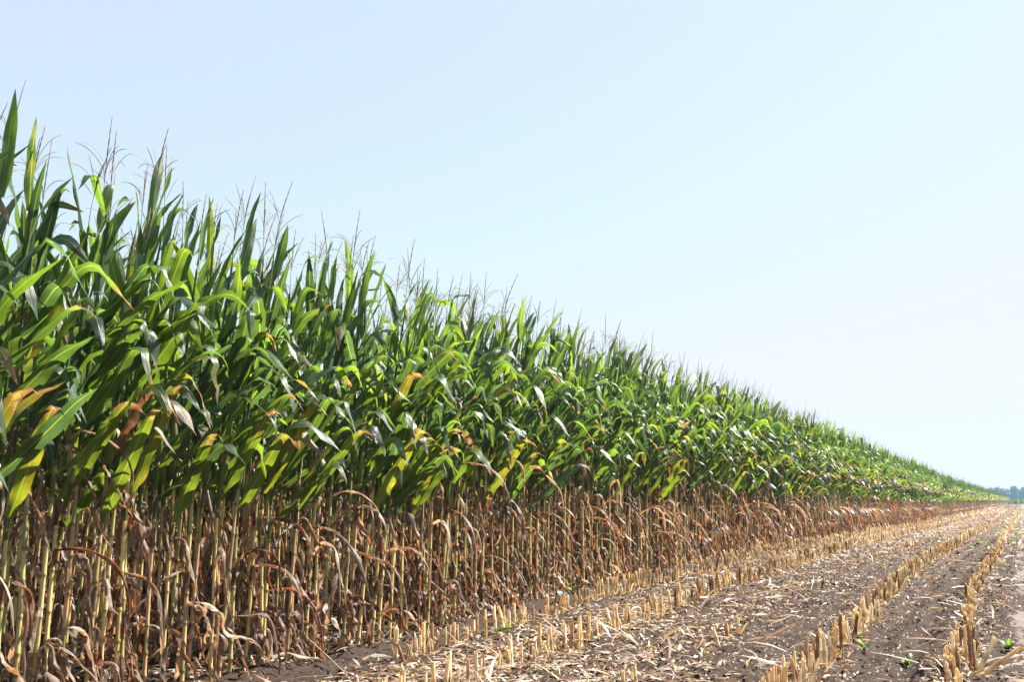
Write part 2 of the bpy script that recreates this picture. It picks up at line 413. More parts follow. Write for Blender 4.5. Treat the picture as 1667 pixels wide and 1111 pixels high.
                parts.append(("leaf", arr, [], 'leaf', "crumpled brown leaf at the stalk foot" if lod == 0 else None))
            continue
        c = GRN[r.integers(len(GRN))]*r.uniform(.8, 1.25); ye = 0.; td = r.choice([0, .05, .1, .25], p=[.80, .12, .06, .02]); lab = None
        if z < dry_top+.33:
            if r.random() < .02: ye = r.uniform(.3, .5)
            if r.random() < .2: td = r.uniform(.15, .45)
        if yellow and dry_top+.16 <= z < dry_top+.36 or (yellow and z < dry_top+.17 and r.random() < .6):
            ye = .34; lab = "leaf turned yellow"; td = .15
        if q < .74:      # middle leaves: out and up, then the tip folds over
            L_ = r.uniform(.52, .82); W_ = r.uniform(.062, .092)
            straight = r.random() < .12
            arr = blade(r, b, az, L_, W_, radians(r.uniform(36, 66)), radians(r.uniform(-85, -40)) if not straight else radians(25), bend=r.uniform(.55, .86), bw=r.uniform(.05, .14),
                        roll=r.normal(0, .35), twist=r.normal(0, .7), fold=.5, fold1=r.uniform(.05, .3), ripple=r.uniform(.08, .22), segs=seg, half=half, col=c,
                        yellow=ye, tipdry=td, azdrift=r.normal(0, .4))
        else:            # upper leaves: steep blades
            up = (q-.74)/.26
            L_ = r.uniform(.46, .70)*(1-.42*up); W_ = r.uniform(.048, .078)*(1-.2*up)
            if r.random() < .70:
                arr = blade(r, b, az, L_, W_, radians(r.uniform(66, 84)), radians(r.uniform(40, 70)), bend=.6, bw=.4, roll=r.normal(0, .4), twist=r.normal(0, 1.0),
                            fold=.55, fold1=.3, ripple=.07, segs=seg, half=half, col=c, yellow=ye*.5 + (.2 if r.random() < .06 else 0), tipdry=td*.6, azdrift=r.normal(0, .4))
            else:
                arr = blade(r, b, az, L_, W_, radians(r.uniform(62, 82)), radians(r.uniform(-75, 0)), bend=r.uniform(.55, .8), bw=r.uniform(.1, .2), roll=r.normal(0, .4),
                            twist=r.normal(0, .9), fold=.5, fold1=.15, ripple=.09, segs=seg, half=half, col=c, tipdry=td*.6, azdrift=r.normal(0, .4))
        if brown_mid and .44 < q < .50:
            arr = blade(r, b, az, .75, .07, radians(60), radians(-60), bend=.62, bw=.2, roll=.2, twist=.9, fold=.5, fold1=.7, ripple=.2, segs=seg, half=half, col=DRY[seed % 6], dry=1., tipdry=0, crumple=.3)
            lab = "withered brown leaf"
        if hs: arr = merge(arr, sheath(z, az, hs+.015, c*np.array([1.7, 1.4, 1.3]) if not ye else np.array([.2, .2, .06]), 0.))
        parts.append(("leaf", arr, [], 'leaf', lab))
    # one broad half-turned leaf reaching out of the edge of the field
    if outer and (yellow or (lod < 2 and seed % 5 == 0)):
        z = r.uniform(.88, 1.02); az = r.normal(radians(-22), .22)
        ye = r.uniform(.38, .62) if yellow else r.choice([0., 0., 0., .2])
        arr = blade(r, axis(z) + np.array([cos(az), sin(az), 0])*rad0, az, r.uniform(.62, .8), r.uniform(.062, .080), radians(r.uniform(48, 62)), radians(r.uniform(-60, -20)), bend=r.uniform(.78, .9), bw=.1,
                    roll=r.normal(.5, .25), twist=r.normal(0, .4), fold=.45, fold1=.25, ripple=.2, segs=max(seg, 10), half=half, col=(.075, .125, .022), yellow=ye, tipdry=r.uniform(.12, .3))
        parts.append(("leaf", merge(arr, sheath(z-.1, az, .11, (.10, .13, .04), 0.)), [], 'leaf', "leaf turned yellow" if yellow else None))
    # ear
    if ear and lod <= 2:
        ez = r.uniform(1.0, 1.22); a_ = r.normal(radians(-60), .7 if outer else 1.3); tilt = radians(r.uniform(10, 24)); Lh = r.uniform(.20, .25)
        if tan_ear == 'hang': tilt = radians(172); ez = 1.24; a_ = radians(-80)
        d = np.array([sin(tilt)*cos(a_), sin(tilt)*sin(a_), cos(tilt)])
        v = np.linspace(0, 1, 12 if lod == 0 else 7)
        prof = np.interp(v, [0, .05, .15, .35, .6, .8, .93, 1], [.25, .55, .85, 1, .95, .72, .4, .12])*r.uniform(.020, .026)
        b = axis(ez) + np.array([cos(a_), sin(a_), 0])*.016
        c0, c1 = ((.14, .20, .05), (.24, .28, .07)) if not tan_ear else ((.50, .38, .24), (.58, .45, .30))
        col = np.array(c0)[None]*(1-v[:, None]) + np.array(c1)[None]*v[:, None]; col = np.concatenate([col, 0*v[:, None]], 1)
        eb = tube(b[None]+d[None]*(v*Lh)[:, None], prof, 10 if lod == 0 else 6, col)
        em = MB(); em.add(*eb)
        for k in range(3 if lod == 0 else 1):      # free husk tips
            em.add(*blade(r, b+d*Lh*.62, a_+r.normal(0, 1.2), .13, .034, pi/2-tilt+r.normal(0, .2), pi/2-tilt-.7, bend=.6, segs=4, half=1, col=c1, dry=.6, tipdry=0))
        subs = []
        if lod == 0:
            sm = MB()
            for k in range(16):
                n = 5; q = np.linspace(0, 1, n)[:, None]; h = r.normal(0, .022, 3)
                path = b + d*Lh*(.94+.0*q) + d*.03*q + h*q + np.array([0, 0, -.03])*q**2*r.random()
                sm.add(*tube(path, [.0013, .0013, .0011, .001, .0006], 3, (.13, .055, .03, 0)))
            subs.append(("silk", sm.arrays(), 'silk'))
        parts.append(("ear", em.arrays(), subs, 'husk', None if not tan_ear else "ear in a dry tan husk"))
    # tassel
    if tassel and r.random() < (.95, .9, .8, .6)[lod]:
        tm = MB(); tp = axis(zt); hgt = r.uniform(.34, .60)
        ln = np.array([r.normal(.10, .09), r.normal(0, .08)]); n = (21, 7, 5, 3)[lod]; q = np.linspace(0, 1, n)
        pth = tp[None] + np.stack([ln[0]*q**1.7*hgt, ln[1]*q**1.7*hgt, hgt*q], 1)
        ct = np.array([(.40, .34, .31), (.46, .39, .30), (.34, .28, .28)])[r.integers(3)]
        rb = np.interp(q, [0, .3, .45, .7, 1], [.0024, .0012, .0023, .0023, .0008])*(1.0, 1.05, 1.05, 1.35)[lod]
        if lod == 0: rb = rb*(1+.9*(np.arange(n) % 2)*ss(q, .35, .5))
        cg = np.concatenate([np.array(ct)[None]*ss(q, .2, .45)[:, None] + np.array([(.16, .20, .07)])*(1-ss(q, .2, .45))[:, None], 0*q[:, None]], 1)
        tm.add(*tube(pth, rb, 4 if lod < 2 else 3, cg))
        for k in range((r.integers(4, 9), r.integers(3, 6), 2, 1)[lod]):
            a_ = r.uniform(0, 2*pi); q0 = r.uniform(.30, .48); L_ = r.uniform(.14, .24); m_ = (8, 5, 4, 3)[lod]; w_ = np.linspace(0, 1, m_)
            e = radians(r.uniform(55, 82)) - radians(r.uniform(5, 110))*w_**1.5; 
            dx = np.cumsum(np.cos(e))*L_/m_; dz = np.cumsum(np.sin(e))*L_/m_
            b = np.array([np.interp(q0, q, pth[:, j]) for j in range(3)])
            tm.add(*tube(b[None]+np.stack([dx*cos(a_), dx*sin(a_), dz], 1), np.interp(w_, [0, .2, .8, 1], [.0008, .0018, .0018, .0007])*(1.0, 1.1, 1.2, 1.6)[lod], 3, np.append(ct*1.1, 0)))
        parts.append(("tassel", tm.arrays(), [], 'tassel', None))
    return parts
MATS = {'leaf': M_LEAF, 'stalk': M_STALK, 'husk': M_HUSK, 'silk': M_SILK, 'tassel': M_TASSEL}

def place_plant(s, t, parts, label, group):
    x, y = P(s, t); z = float(gz(s, t))
    root = empty("corn_plant", (x, y, z-.01))
    tag(root, label, "corn plant", group)
    for nm, arr, subs, mk, lab in parts:
        o = build(nm, arr, MATS[mk], root)
        if lab: o['label'] = lab
        for sn, sa, smk in subs: build(sn, sa, MATS[smk], o)
    return root

# ------------------------------------------------------------------ ground
def ground():
    def grow(a, step, ratio, end):
        out = []; x = a
        while x < end: step *= ratio; x += step; out.append(x)
        return out
    sv = list(np.arange(4.2, 13.0, .024)); sv = sv + grow(sv[-1], .024, 1.022, 5000)
    sv = [-600, -200, -60, -20, -8, -3, 0, 1.5, 2.5, 3.2, 3.7] + sv
    tv = list(np.arange(-5.0, .9, .024)); tv = [-v for v in grow(5.0, .024, 1.16, 4000)][::-1] + tv + grow(tv[-1], .024, 1.12, 4000)
    Sg, Tg = np.meshgrid(np.array(sv), np.array(tv), indexing='ij')
    x, y = P(Sg, Tg); z = gz(Sg, Tg)
    V = np.stack([x, y, z], -1).reshape(-1, 3); n, k = Sg.shape
    i, j = np.meshgrid(np.arange(n-1), np.arange(k-1), indexing='ij')
    F = np.stack([i*k+j, (i+1)*k+j, (i+1)*k+j+1, i*k+j+1], -1).reshape(-1, 4)[:, ::-1]
    U = np.stack([Sg.ravel(), Tg.ravel()], 1)
    C = np.zeros((len(V), 4))
    o = build("ground", (V, F, U, C), M_SOIL)
    tag(o, "brown crumbly soil of the harvested field with a pale dried track", kind='structure')
ground()

# ------------------------------------------------------------------ standing corn
ORD = "first second third fourth fifth sixth seventh eighth ninth tenth eleventh twelfth thirteenth fourteenth fifteenth sixteenth seventeenth eighteenth nineteenth twentieth".split()
TENS = {2: "twenty", 3: "thirty", 4: "forty"}
def ordinal(n):
    if n <= 20: return ORD[n-1]
    if n % 10 == 0: return {3: "thirtieth", 4: "fortieth"}[n//10]
    return TENS[n//10]+"-"+ORD[n % 10-1]
R = np.random.default_rng(11)
def s_left(t): return -.829*t
def px_of(s, t):
    x, y = P(s, t); return 833.5+1760*x/(y*cos(radians(HORIZON_PITCH))+.0*y)
ROWNAME = ["front row", "second row", "third row", "fourth row"]
IND_END = [22.0, 13.6, 9.9, 8.0]
individual = set(); stuff_pos = []
hero_yellow = [215, 450, 610, 680, 22, 800, 1110]      # photo columns where a yellow leaf shows
n_ind = 0
for k in range(16):
    t0 = ROW0 - PITCH*k
    s = s_left(t0) - 1.6
    cnt = 0; used = set()
    s_end = [FIELD_END, FIELD_END, FIELD_END, FIELD_END, 160, 100, 60, 60, 40, 32, 26, 24, 22, 20, 18, 16][k]
    while s < s_end:
        step = .120 if s < 25 else (.14 if s < 60 else (.2 if s < 150 else .36))
        s += step*R.uniform(.75, 1.25)
        t = t0 + R.normal(0, .028)
        seed = int(R.integers(1 << 30)); H = float(np.clip(R.normal(1.005, .03), .93, 1.06))
        px = px_of(s, t)
        if k < 4 and s < IND_END[k] and px > -25 - 60*(k == 0):
            if px > 0: cnt += 1
            yl = False; te = False; bm = 0
            if k == 0:
                for hx in hero_yellow:
                    if hx not in used and abs(px-hx) < 24: yl = True; used.add(hx)
                if 'ear' not in used and px > 392: te = 'hang'; used.add('ear')
                if 'bm' not in used and px > 150: bm = 2; used.add('bm')
                if 'bm2' not in used and px > 700: bm = 1; used.add('bm2')
            else: yl = R.random() < .05
            if not te: te = bool(R.random() < .06)
            br = np.random.default_rng(seed+1).random()
            parts = plant(seed, 0 if s < 15 else 1, H, outer=(k == 0), yellow=yl, tan_ear=te, ear=(br < .75 or te), brown_mid=bm)
            feat = []
            if yl: feat.append("yellowed leaf")
            if bm: feat.append("withered brown blade")
            if te == 'hang': feat.append("tan husk hanging down")
            elif te: feat.append("tan dried ear")
            elif br < .75: feat.append("pale green ear")
            ft = " with "+" and ".join(feat[:2]) if feat else ""
            if k == 0 and cnt > 20 or len(" ".join(feat[:2]).split()) > 4: ft = " with "+feat[0] if feat else ""
            if px <= 0: label = f"green corn plant of the {ROWNAME[k]} just past the left edge{ft}"
            elif cnt <= (49 if k == 0 else 12): label = f"{ordinal(cnt)} corn plant from the left in the {ROWNAME[k]}{ft}"
            else: label = f"tall green corn plant{ft} farther along the {ROWNAME[k]}"
            place_plant(s, t, parts, label, f"corn plants of the {ROWNAME[k]}{ft}")
            n_ind += 1
        else:
            stuff_pos.append((s, t, H, k))
print("individual plants", n_ind, "others", len(stuff_pos))

def joined_plant(seed, lod, outer):
    parts = plant(seed, lod, 1.0, outer=outer, yellow=(seed % 29 == 0), tan_ear=(seed % 17 == 0), ear=lod < 2 or seed % 2 == 0, brown_mid=(1 if seed % 14 == 3 else 0))
    out = {}
    for nm, arr, subs, mk, lab in parts:
        mk = 'stalk' if mk in ('husk', 'silk') else mk
        out.setdefault(mk, MB()).add(*arr)
    return {k: v.arrays() for k, v in out.items()}
protos = {(lod, o): [joined_plant(1000+lod*100+i+50*o, lod, bool(o)) for i in range(16 if lod == 1 else 14)] for lod in (1, 2, 3) for o in (0, 1)}
acc = {}
sp = np.array([(a, b, c, d) for a, b, c, d in stuff_pos])
R2 = np.random.default_rng(5)
lodv = np.where(sp[:, 0] < 24, 1, np.where(sp[:, 0] < 62, 2, 3))
lodv = np.where((sp[:, 3] > 7) & (lodv == 1), 2, lodv)
for lod in (1, 2, 3):
    for o in (0, 1):
        idx = np.where((lodv == lod) & ((sp[:, 3] <= 1) == bool(o)))[0]
        pr = protos[(lod, o)]
        which = R2.integers(0, len(pr), len(idx))
        for pi_, p_ in enumerate(pr):
            ii = idx[which == pi_]
            if not len(ii): continue
            rot = R2.normal(0, .30, len(ii)) ; scl = sp[ii, 2]; wscl = np.where(sp[ii, 0] > 150, 1.5, 1.0)
            x, y = P(sp[ii, 0], sp[ii, 1]); z = gz(sp[ii, 0], sp[ii, 1])-.01
            tint = R2.uniform(.82, 1.2, (len(ii), 1))*np.array([[1, 1, 1]]) * (1+R2.normal(0, .06, (len(ii), 3)))
            for mk, (V, F, U, C) in p_.items():
                c_, s_ = np.cos(rot)[:, None], np.sin(rot)[:, None]
                hw = (scl*wscl)[:, None]
                X = (V[None, :, 0]*c_ - V[None, :, 1]*s_)*hw + x[:, None]
                Y = (V[None, :, 0]*s_ + V[None, :, 1]*c_)*hw + y[:, None]
                Z = V[None, :, 2]*scl[:, None] + z[:, None]
                VV = np.stack([X, Y, Z], -1).reshape(-1, 3)
                n = len(V); FF = (F[None] + (np.arange(len(ii))*n)[:, None, None]).reshape(-1, 4)
                UU = np.tile(U, (len(ii), 1)); CC = np.tile(C[None], (len(ii), 1, 1)); CC[:, :, :3] *= tint[:, None, :]
                acc.setdefault(mk, MB()).add(VV, FF, UU, CC.reshape(-1, 4))
# ONE object for all the remaining standing corn, three material slots
def multi_object(name, acc, keys):
    Vs, Fs, Us, Cs, mi = [], [], [], [], []; n = 0
    for q, k in enumerate(keys):
        V, F, U, C = acc[k].arrays(); Vs.append(V); Fs.append(F+n); Us.append(U); Cs.append(C); mi.append(np.full(len(F), q, np.int32)); n += len(V)
    o = build(name, (np.concatenate(Vs), np.concatenate(Fs), np.concatenate(Us), np.concatenate(Cs)), MATS[keys[0]])
    for k in keys[1:]: o.data.materials.append(MATS[k])
    o.data.polygons.foreach_set("material_index", np.concatenate(mi))
    return o
cf = multi_object("corn_field", acc, ['leaf', 'stalk', 'tassel'])
tag(cf, "mass of green standing corn reaching back behind the nearest plants", kind='stuff')
print("corn field faces", len(cf.data.polygons))
acc.clear()

# ------------------------------------------------------------------ cut stubble
SCOL = np.array([(.84, .65, .32), (.78, .63, .38), (.88, .76, .52), (.50, .30, .16), (.78, .55, .26)])
def stub(seed, lod=0, h=None, tilt=None, dark=False, az=None):
    r = np.random.default_rng(seed)
    h = h or r.uniform(.11, .25); R0 = r.uniform(.0065, .0115)
    tilt = r.normal(0, .15) if tilt is None else tilt; a = r.uniform(0, 2*pi) if az is None else az
    sides = (8, 5, 3)[min(lod, 2)]
    n = (7, 4, 2)[min(lod, 2)]; q = np.linspace(0, 1, n)
    pth = np.stack([np.sin(tilt)*cos(a)*h*q, np.sin(tilt)*sin(a)*h*q, np.cos(tilt)*h*q], 1)
    c = SCOL[r.integers(5)] if not dark else np.array((.22, .11, .055))
    rr = R0*(1.15-.15*q); 
    if n > 3: rr[n//2] *= 1.15
    c = c*r.uniform(.85, 1.15)
    cols = np.tile(np.append(c, 0), (n, 1)); cols[0, :3] *= .6
    if n > 3: cols[n//2, :3] *= .55
    V, F, U, C = tube(pth, rr, sides, cols)
    V = V.copy(); top = slice((n-1)*sides, n*sides)
    V[top, 2] += r.uniform(-.5, 1, sides)*.016 + (V[top, 0]-pth[-1, 0])*r.normal(0, 1.2)    # ragged slanting cut
    mb = MB(); mb.add(V, F, U, C)
    # pith inside the cut
    if lod < 2:
        cen = pth[-1]-[0, 0, .01]; m = MB()
        W = np.concatenate([V[top]*.9+pth[-1]*.1-[0, 0, .006], cen[None]]); k = sides
        Ff = np.array([[i, (i+1) % k, k, k] for i in range(k)])
        ff = np.array([[i, (i+1) % k, k, i] for i in range(k)])
        quads = np.array([[i, (i+1) % k, (i+2) % k, k] for i in range(0, k-1, 2)])
        mb.add(W, quads, np.zeros((k+1, 2)), np.tile(np.array([.62, .52, .36, 0]), (k+1, 1)))
    sh = MB()
    for j in range((r.integers(2, 5), 2, 1)[min(lod, 2)]):
        a2 = r.uniform(0, 2*pi); el = radians(r.uniform(30, 95))
        cc = (SCOL[r.integers(5)]*r.uniform(.75, 1.1)) if r.random() < .7 else DRY[r.integers(6)]*1.2
        b = np.array([cos(a2)*R0*1.05, sin(a2)*R0*1.05, .0])
        sh.add(*blade(r, b, a2+r.normal(0, .3), h*r.uniform(.4, 1.15), r.uniform(.007, .022), el, radians(r.uniform(-40, 85)), bend=.75, bw=.3, roll=r.normal(0, .15), twist=r.normal(0, .5),
                      fold=.7, fold1=.6, segs=(7, 4, 3)[min(lod, 2)], half=1 if lod else 2, col=cc, dry=1., tipdry=0, crumple=.35))
    return mb.arrays(), sh.arrays()
ROWS = {'E': -3.56, 'D': -2.76, 'C': -1.92, 'B': -1.16, 'A': -.42, 'R': .42, 'S': 1.18, 'T': 1.94}
ROWTXT = {'E': "row nearest the standing corn", 'D': "second row from the standing corn", 'C': "flattened middle row", 'B': "row left of the wheel rut", 'A': "row beside the pale track", 'R': "row right of the track", 'S': "far right row", 'T': "far right row"}
cand = []
R3 = np.random.default_rng(77)
for nm, t0 in ROWS.items():
    s = 3.8 if nm != 'E' else 5.9
    while s < 230:
        dens = {'C': .28, 'A': .95}.get(nm, .95)
        s += (.056 if s < 40 else .11)*R3.uniform(.6, 1.4)
        if vnoise(np.array(s*1.1), np.array(t0*9), 33) < (.03 if nm != 'C' else .5): continue
        if R3.random() > dens: continue
        t = t0 + R3.normal(0, .03) + (.04*sin(s*.4+t0))
        x, y = P(s, t)
        cand.append((s, t, nm, int(R3.integers(1 << 30)), x, y))
def in_view(x, y, pad=0):
    if y < 1: return False
    px = 833.5+1740*x/y; py = 816+1740/y
    return -pad < px < 1667+pad and py < 1111+pad+60
vis = sorted([c for c in cand if in_view(c[4], c[5])], key=lambda c: c[4]**2+c[5]**2)
chosen = set(id(c) for c in vis[:285])
seen = {}
rest = MB(); rest_s = MB()
for c in sorted(cand, key=lambda c: c[4]**2+c[5]**2):
    s, t, nm, seed, x, y = c
    z = float(gz(s, t))-.01
    hh = np.random.default_rng(seed).uniform(.09, .21)*(.6 if nm == 'C' else 1)*(1 if nm != 'A' else .62)
    if id(c) in chosen:
        k = seen[nm] = seen.get(nm, 0)+1
        dark = seed % 9 == 0
        st, sh = stub(seed, 0, hh, dark=dark)
        root = empty("corn_stub", (x, y, z))
        tone = "dark brown" if dark else "golden tan"
        hgt = "tall" if hh > .20 else ("short" if hh < .155 else "middling")
        if k <= 8: lab = f"{hgt} {tone} stub, {ordinal(k)} nearest in the {ROWTXT[nm]}"
        else: lab = f"{hgt} {tone} cut corn stub standing in the {ROWTXT[nm]}"
        tag(root, lab, "corn stub", f"cut corn stubs in the {ROWTXT[nm]}")
        build("cut_stalk", st, M_STUB, root); build("husk_shreds", sh, M_STRAW, root)
    else:
        if s > 100 and seed % 2: continue
        lod = 1 if s < 22 else 2
        st, sh = stub(seed, lod, hh*(1 if s < 60 else 1.1), dark=seed % 9 == 0)
        k_ = 1 if s < 60 else 1.8
        for a_, m_ in ((st, rest), (sh, rest_s)):
            V = a_[0].copy(); V[:, :2] *= k_; m_.add(V+np.array([x, y, z]), a_[1], a_[2], a_[3])
V, F, U, C = rest.arrays(); V2, F2, U2, C2 = rest_s.arrays()
so_ = build("stubble", (np.concatenate([V, V2]), np.concatenate([F, F2+len(V)]), np.concatenate([U, U2]), np.concatenate([C, C2])), M_STUB)
tag(so_, "rows of golden cut stubble running far down the field", kind='stuff')
# a few singular stubs
def special_stub(px, py, h, tilt, az, dark, lab, seed):
    s, t = at(px, py); x, y = P(s, t); z = float(gz(s, t))-.01
    st, sh = stub(seed, 0, h, tilt=tilt, dark=dark, az=az)
    root = empty("corn_stub", (x, y, z)); tag(root, lab, "corn stub", "cut corn stubs that stand out")
    build("cut_stalk", st, M_STUB, root); build("husk_shreds", sh, M_STRAW, root)
special_stub(1370, 1078, .27, .02, 0, True, "tallest dark brown stub standing alone left of the wheel rut", 901)
special_stub(1332, 1090, .22, .03, 1, True, "brown upright stub second from the tallest brown stub", 902)
special_stub(1575, 1104, .29, .03, 1, False, "upright golden stub at the heart of the splayed clump by the track", 903)
special_stub(1583, 1102, .28, .04, 2, True, "dark upright stub at the back of the splayed clump by the track", 904)
special_stub(1588, 1108, .25, .5, -.1, False, "short orange stub leaning right in the splayed clump", 905)
special_stub(1590, 1110, .30, .95, -.15, False, "long orange stub lying nearly flat out of the splayed clump", 906)
special_stub(1557, 1110, .22, .05, 2, False, "pale golden stub on the left of the splayed clump", 907)

# ------------------------------------------------------------------ straw and leaf litter
def litter(name, n, sfun, tfun, seed, size=1.0, label=""):
    r = np.random.default_rng(seed)
    s = sfun(r, n); t = tfun(r, n, s); x, y = P(s, t); z = gz(s, t)
    far = 1+np.clip((s-14)/40, 0, 1.6)
    L = np.where(r.random(n) < .12, r.gamma(3.0, .07, n), r.gamma(2.0, .026, n)).clip(.012, .42)*size*far; W = r.uniform(.0025, .011, n)*far
    a = r.uniform(0, 2*pi, n); lift = r.uniform(-.12, .45, n)*(r.random(n) < .5)
    bend = r.normal(0, .5, n)
    curl = r.normal(0, .35, n)
    m = 4; q = np.linspace(-.5, .5, m)
    aa = a[:, None] + bend[:, None]*q[None]*1.6
    cx = np.cumsum(np.cos(aa), 1)*(L/m)[:, None]; cyy = np.cumsum(np.sin(aa), 1)*(L/m)[:, None]
    cz = (z + .006 + r.random(n)*.02)[:, None] + (q[None]+.5)*L[:, None]*lift[:, None] + .18*L[:, None]*np.abs(r.normal(0, 1, n))[:, None]*(.25-q[None]**2)
    wp = W[:, None]*np.array([.5, 1, .9, .25])[None]
    tw = curl[:, None] + r.normal(0, .7, n)[:, None]*q[None]
    ox = -np.sin(aa)*wp*np.cos(tw); oy = np.cos(aa)*wp*np.cos(tw); oz = wp*np.sin(tw)
    V = np.stack([np.stack([x[:, None]+cx+ox, y[:, None]+cyy+oy, cz+oz], -1), np.stack([x[:, None]+cx-ox, y[:, None]+cyy-oy, cz-oz], -1)], 2)   # n,m,2,3
    V = V.reshape(-1, 3)
    k = np.arange(m-1); f = np.stack([2*k, 2*k+1, 2*k+3, 2*k+2], 1)
    F = (f[None] + (np.arange(n)*m*2)[:, None, None]).reshape(-1, 4)
    pal = np.array([(.60, .50, .40), (.48, .36, .25), (.50, .34, .16), (.22, .11, .06), (.16, .08, .045), (.66, .60, .54), (.30, .19, .13), (.58, .42, .20)])
    pc = pal[r.choice(len(pal), n, p=[.2, .17, .1, .13, .08, .1, .12, .1])]*r.uniform(.8, 1.15, (n, 1))
    C = np.concatenate([np.repeat(pc, m*2, 0), np.ones((n*m*2, 1))], 1)
    U = np.tile(np.array([[0, 0], [1, 0], [0, .3], [1, .3], [0, .6], [1, .6], [0, 1], [1, 1]], float), (n, 1)) + np.repeat(r.random((n, 1)), m*2, 0)
    o = build(name, (V, F, U, C), M_STRAW); tag(o, label, kind='stuff')
def s_near(r, n): return 4.0 + 150*(r.random(n)**3.0)
def t_stub(r, n, s):
    c = np.array([-3.15, -2.95, -2.5, -1.95, -1.15, -.38, .8]); w = np.array([.24, .28, .36, .36, .17, .15, .8])
    i = r.choice(7, n, p=[.21, .21, .22, .15, .08, .08, .05]); return c[i] + r.normal(0, 1, n)*w[i]*.8
litter("straw_litter", 62000, s_near, t_stub, 3, 1.0, "chopped straw and husk scraps strewn between the stubble rows")
litter("leaf_litter", 16000, lambda r, n: 2.5+60*r.random(n)**2, lambda r, n, s: ROW0+.12-np.abs(r.normal(0, 1, n))*1.3+.1*r.normal(0, 1, n), 4, 1.3, "fallen dry corn leaves under the standing plants")

def clods(n):
    r = np.random.default_rng(21)
    s = 3.5+26*r.random(n)**1.8; t = r.uniform(ROW0-.4, 1.2, n); x, y = P(s, t); z = gz(s, t)
    far = 1+np.clip((s-8)/12, 0, 1.2)
    R_ = (.003+.009*r.random(n)**3)*far
    k = 6; a = np.arange(k)*2*pi/k
    rings = np.array([.35, 1., .85, .2]); zs = np.array([-.6, -.1, .55, .85])
    rad = rings[None, :, None]*r.uniform(.65, 1.3, (n, 4, k))*R_[:, None, None]
    ph = r.uniform(0, 6.28, n)[:, None, None]
    V = np.stack([x[:, None, None]+rad*np.cos(a[None, None]+ph)*1.25, y[:, None, None]+rad*np.sin(a[None, None]+ph),
                  z[:, None, None]+(zs[None, :, None]+r.normal(0, .15, (n, 4, k)))*R_[:, None, None]*.9], -1).reshape(-1, 3)
    i, j = np.meshgrid(np.arange(3), np.arange(k), indexing='ij'); j2 = (j+1) % k
    f = np.concatenate([np.stack([i*k+j, i*k+j2, (i+1)*k+j2, (i+1)*k+j], -1).reshape(-1, 4), [[18, 19, 20, 23], [20, 21, 22, 23]]])
    F = (f[None]+(np.arange(n)*4*k)[:, None, None]).reshape(-1, 4)
    U = np.stack([np.repeat(s, 4*k)+V[:, 0]*0, np.repeat(t, 4*k)], 1)+np.tile(r.random((4*k, 2))*.02, (n, 1))
    o = build("soil_clods", (V, F, U, np.zeros((len(V), 4))), M_SOIL); o.data.polygons.foreach_set("use_smooth", np.zeros(len(F), bool))
    tag(o, "small crumbled clods of brown soil between the stubble rows", kind='stuff')
clods(18000)

# ------------------------------------------------------------------ larger single dead leaves on the ground
def fallen_leaf(px, py, L, W, az, col, label, seed, cr=.35):
    s, t = at(px, py); x, y = P(s, t); z = float(gz(s, t))
    r = np.random.default_rng(seed)
    arr = blade(r, (0, 0, .02), az, L, W, .25, -.2, bend=.5, bw=.4, roll=r.normal(0, .3), twist=r.normal(0, .6), fold=.4, fold1=.4, ripple=.25, segs=12, half=2, col=col, dry=1., tipdry=0, crumple=cr)
    arr[0][:, 2] = np.maximum(arr[0][:, 2], .006)
    tag(build("fallen_leaf", arr, M_LEAF, loc=(x, y, z+.012)), label, "dead leaf", "dead leaves on the soil")
fallen_leaf(395, 1096, .45, .06, .2, (.62, .60, .56), "bleached white leaf lying under the corn by the left corner", 1)
fallen_leaf(560, 1052, .22, .05, .4, (.60, .58, .54), "small bleached leaf on bare soil beside the corn foot", 2)
fallen_leaf(590, 1085, .20, .05, .1, (.62, .60, .56), "whitish scrap of leaf on bare soil nearest the first stubs", 3)
fallen_leaf(1590, 1093, .45, .035, .1, (.62, .60, .58), "whitish bleached leaf lying behind the splayed clump", 4, .15)
fallen_leaf(1625, 1096, .40, .035, .05, (.60, .58, .57), "whitish bleached leaf crossing toward the pale track", 5, .15)
fallen_leaf(1560, 985, .3, .03, 2.5, (.55, .48, .40), "thin grey straw leaf in the wheel rut", 6)
fallen_leaf(1010, 1085, .3, .05, .6, (.22, .10, .055), "dark red-brown leaf among the second stubble row", 7)
fallen_leaf(1310, 1075, .35, .05, .2, (.26, .12, .06), "reddish brown leaf left of the tallest brown stub", 8)
# bent stalk lying from the corn foot to the soil
s0, t0 = at(560, 1106); s1, t1 = at(425, 1040)
x0, y0 = P(s0, t0); x1, y1 = P(s1, t1)
q = np.linspace(0, 1, 10)[:, None]
pth = np.array([x0, y0, float(gz(s0, t0))+.012])*(1-q) + np.array([x1, y1, float(gz(s1, t1))+.20])*q + np.array([0, 0, 1])*.03*np.sin(q*pi)
mb = MB(); mb.add(*tube(pth-pth[0], np.linspace(.004, .008, 10), 6, (.50, .40, .28, 0)))
tag(build("fallen_stalk", mb, M_STALK, loc=pth[0]), "thin pale stalk leaning from the corn foot down to bare soil", "stalk")

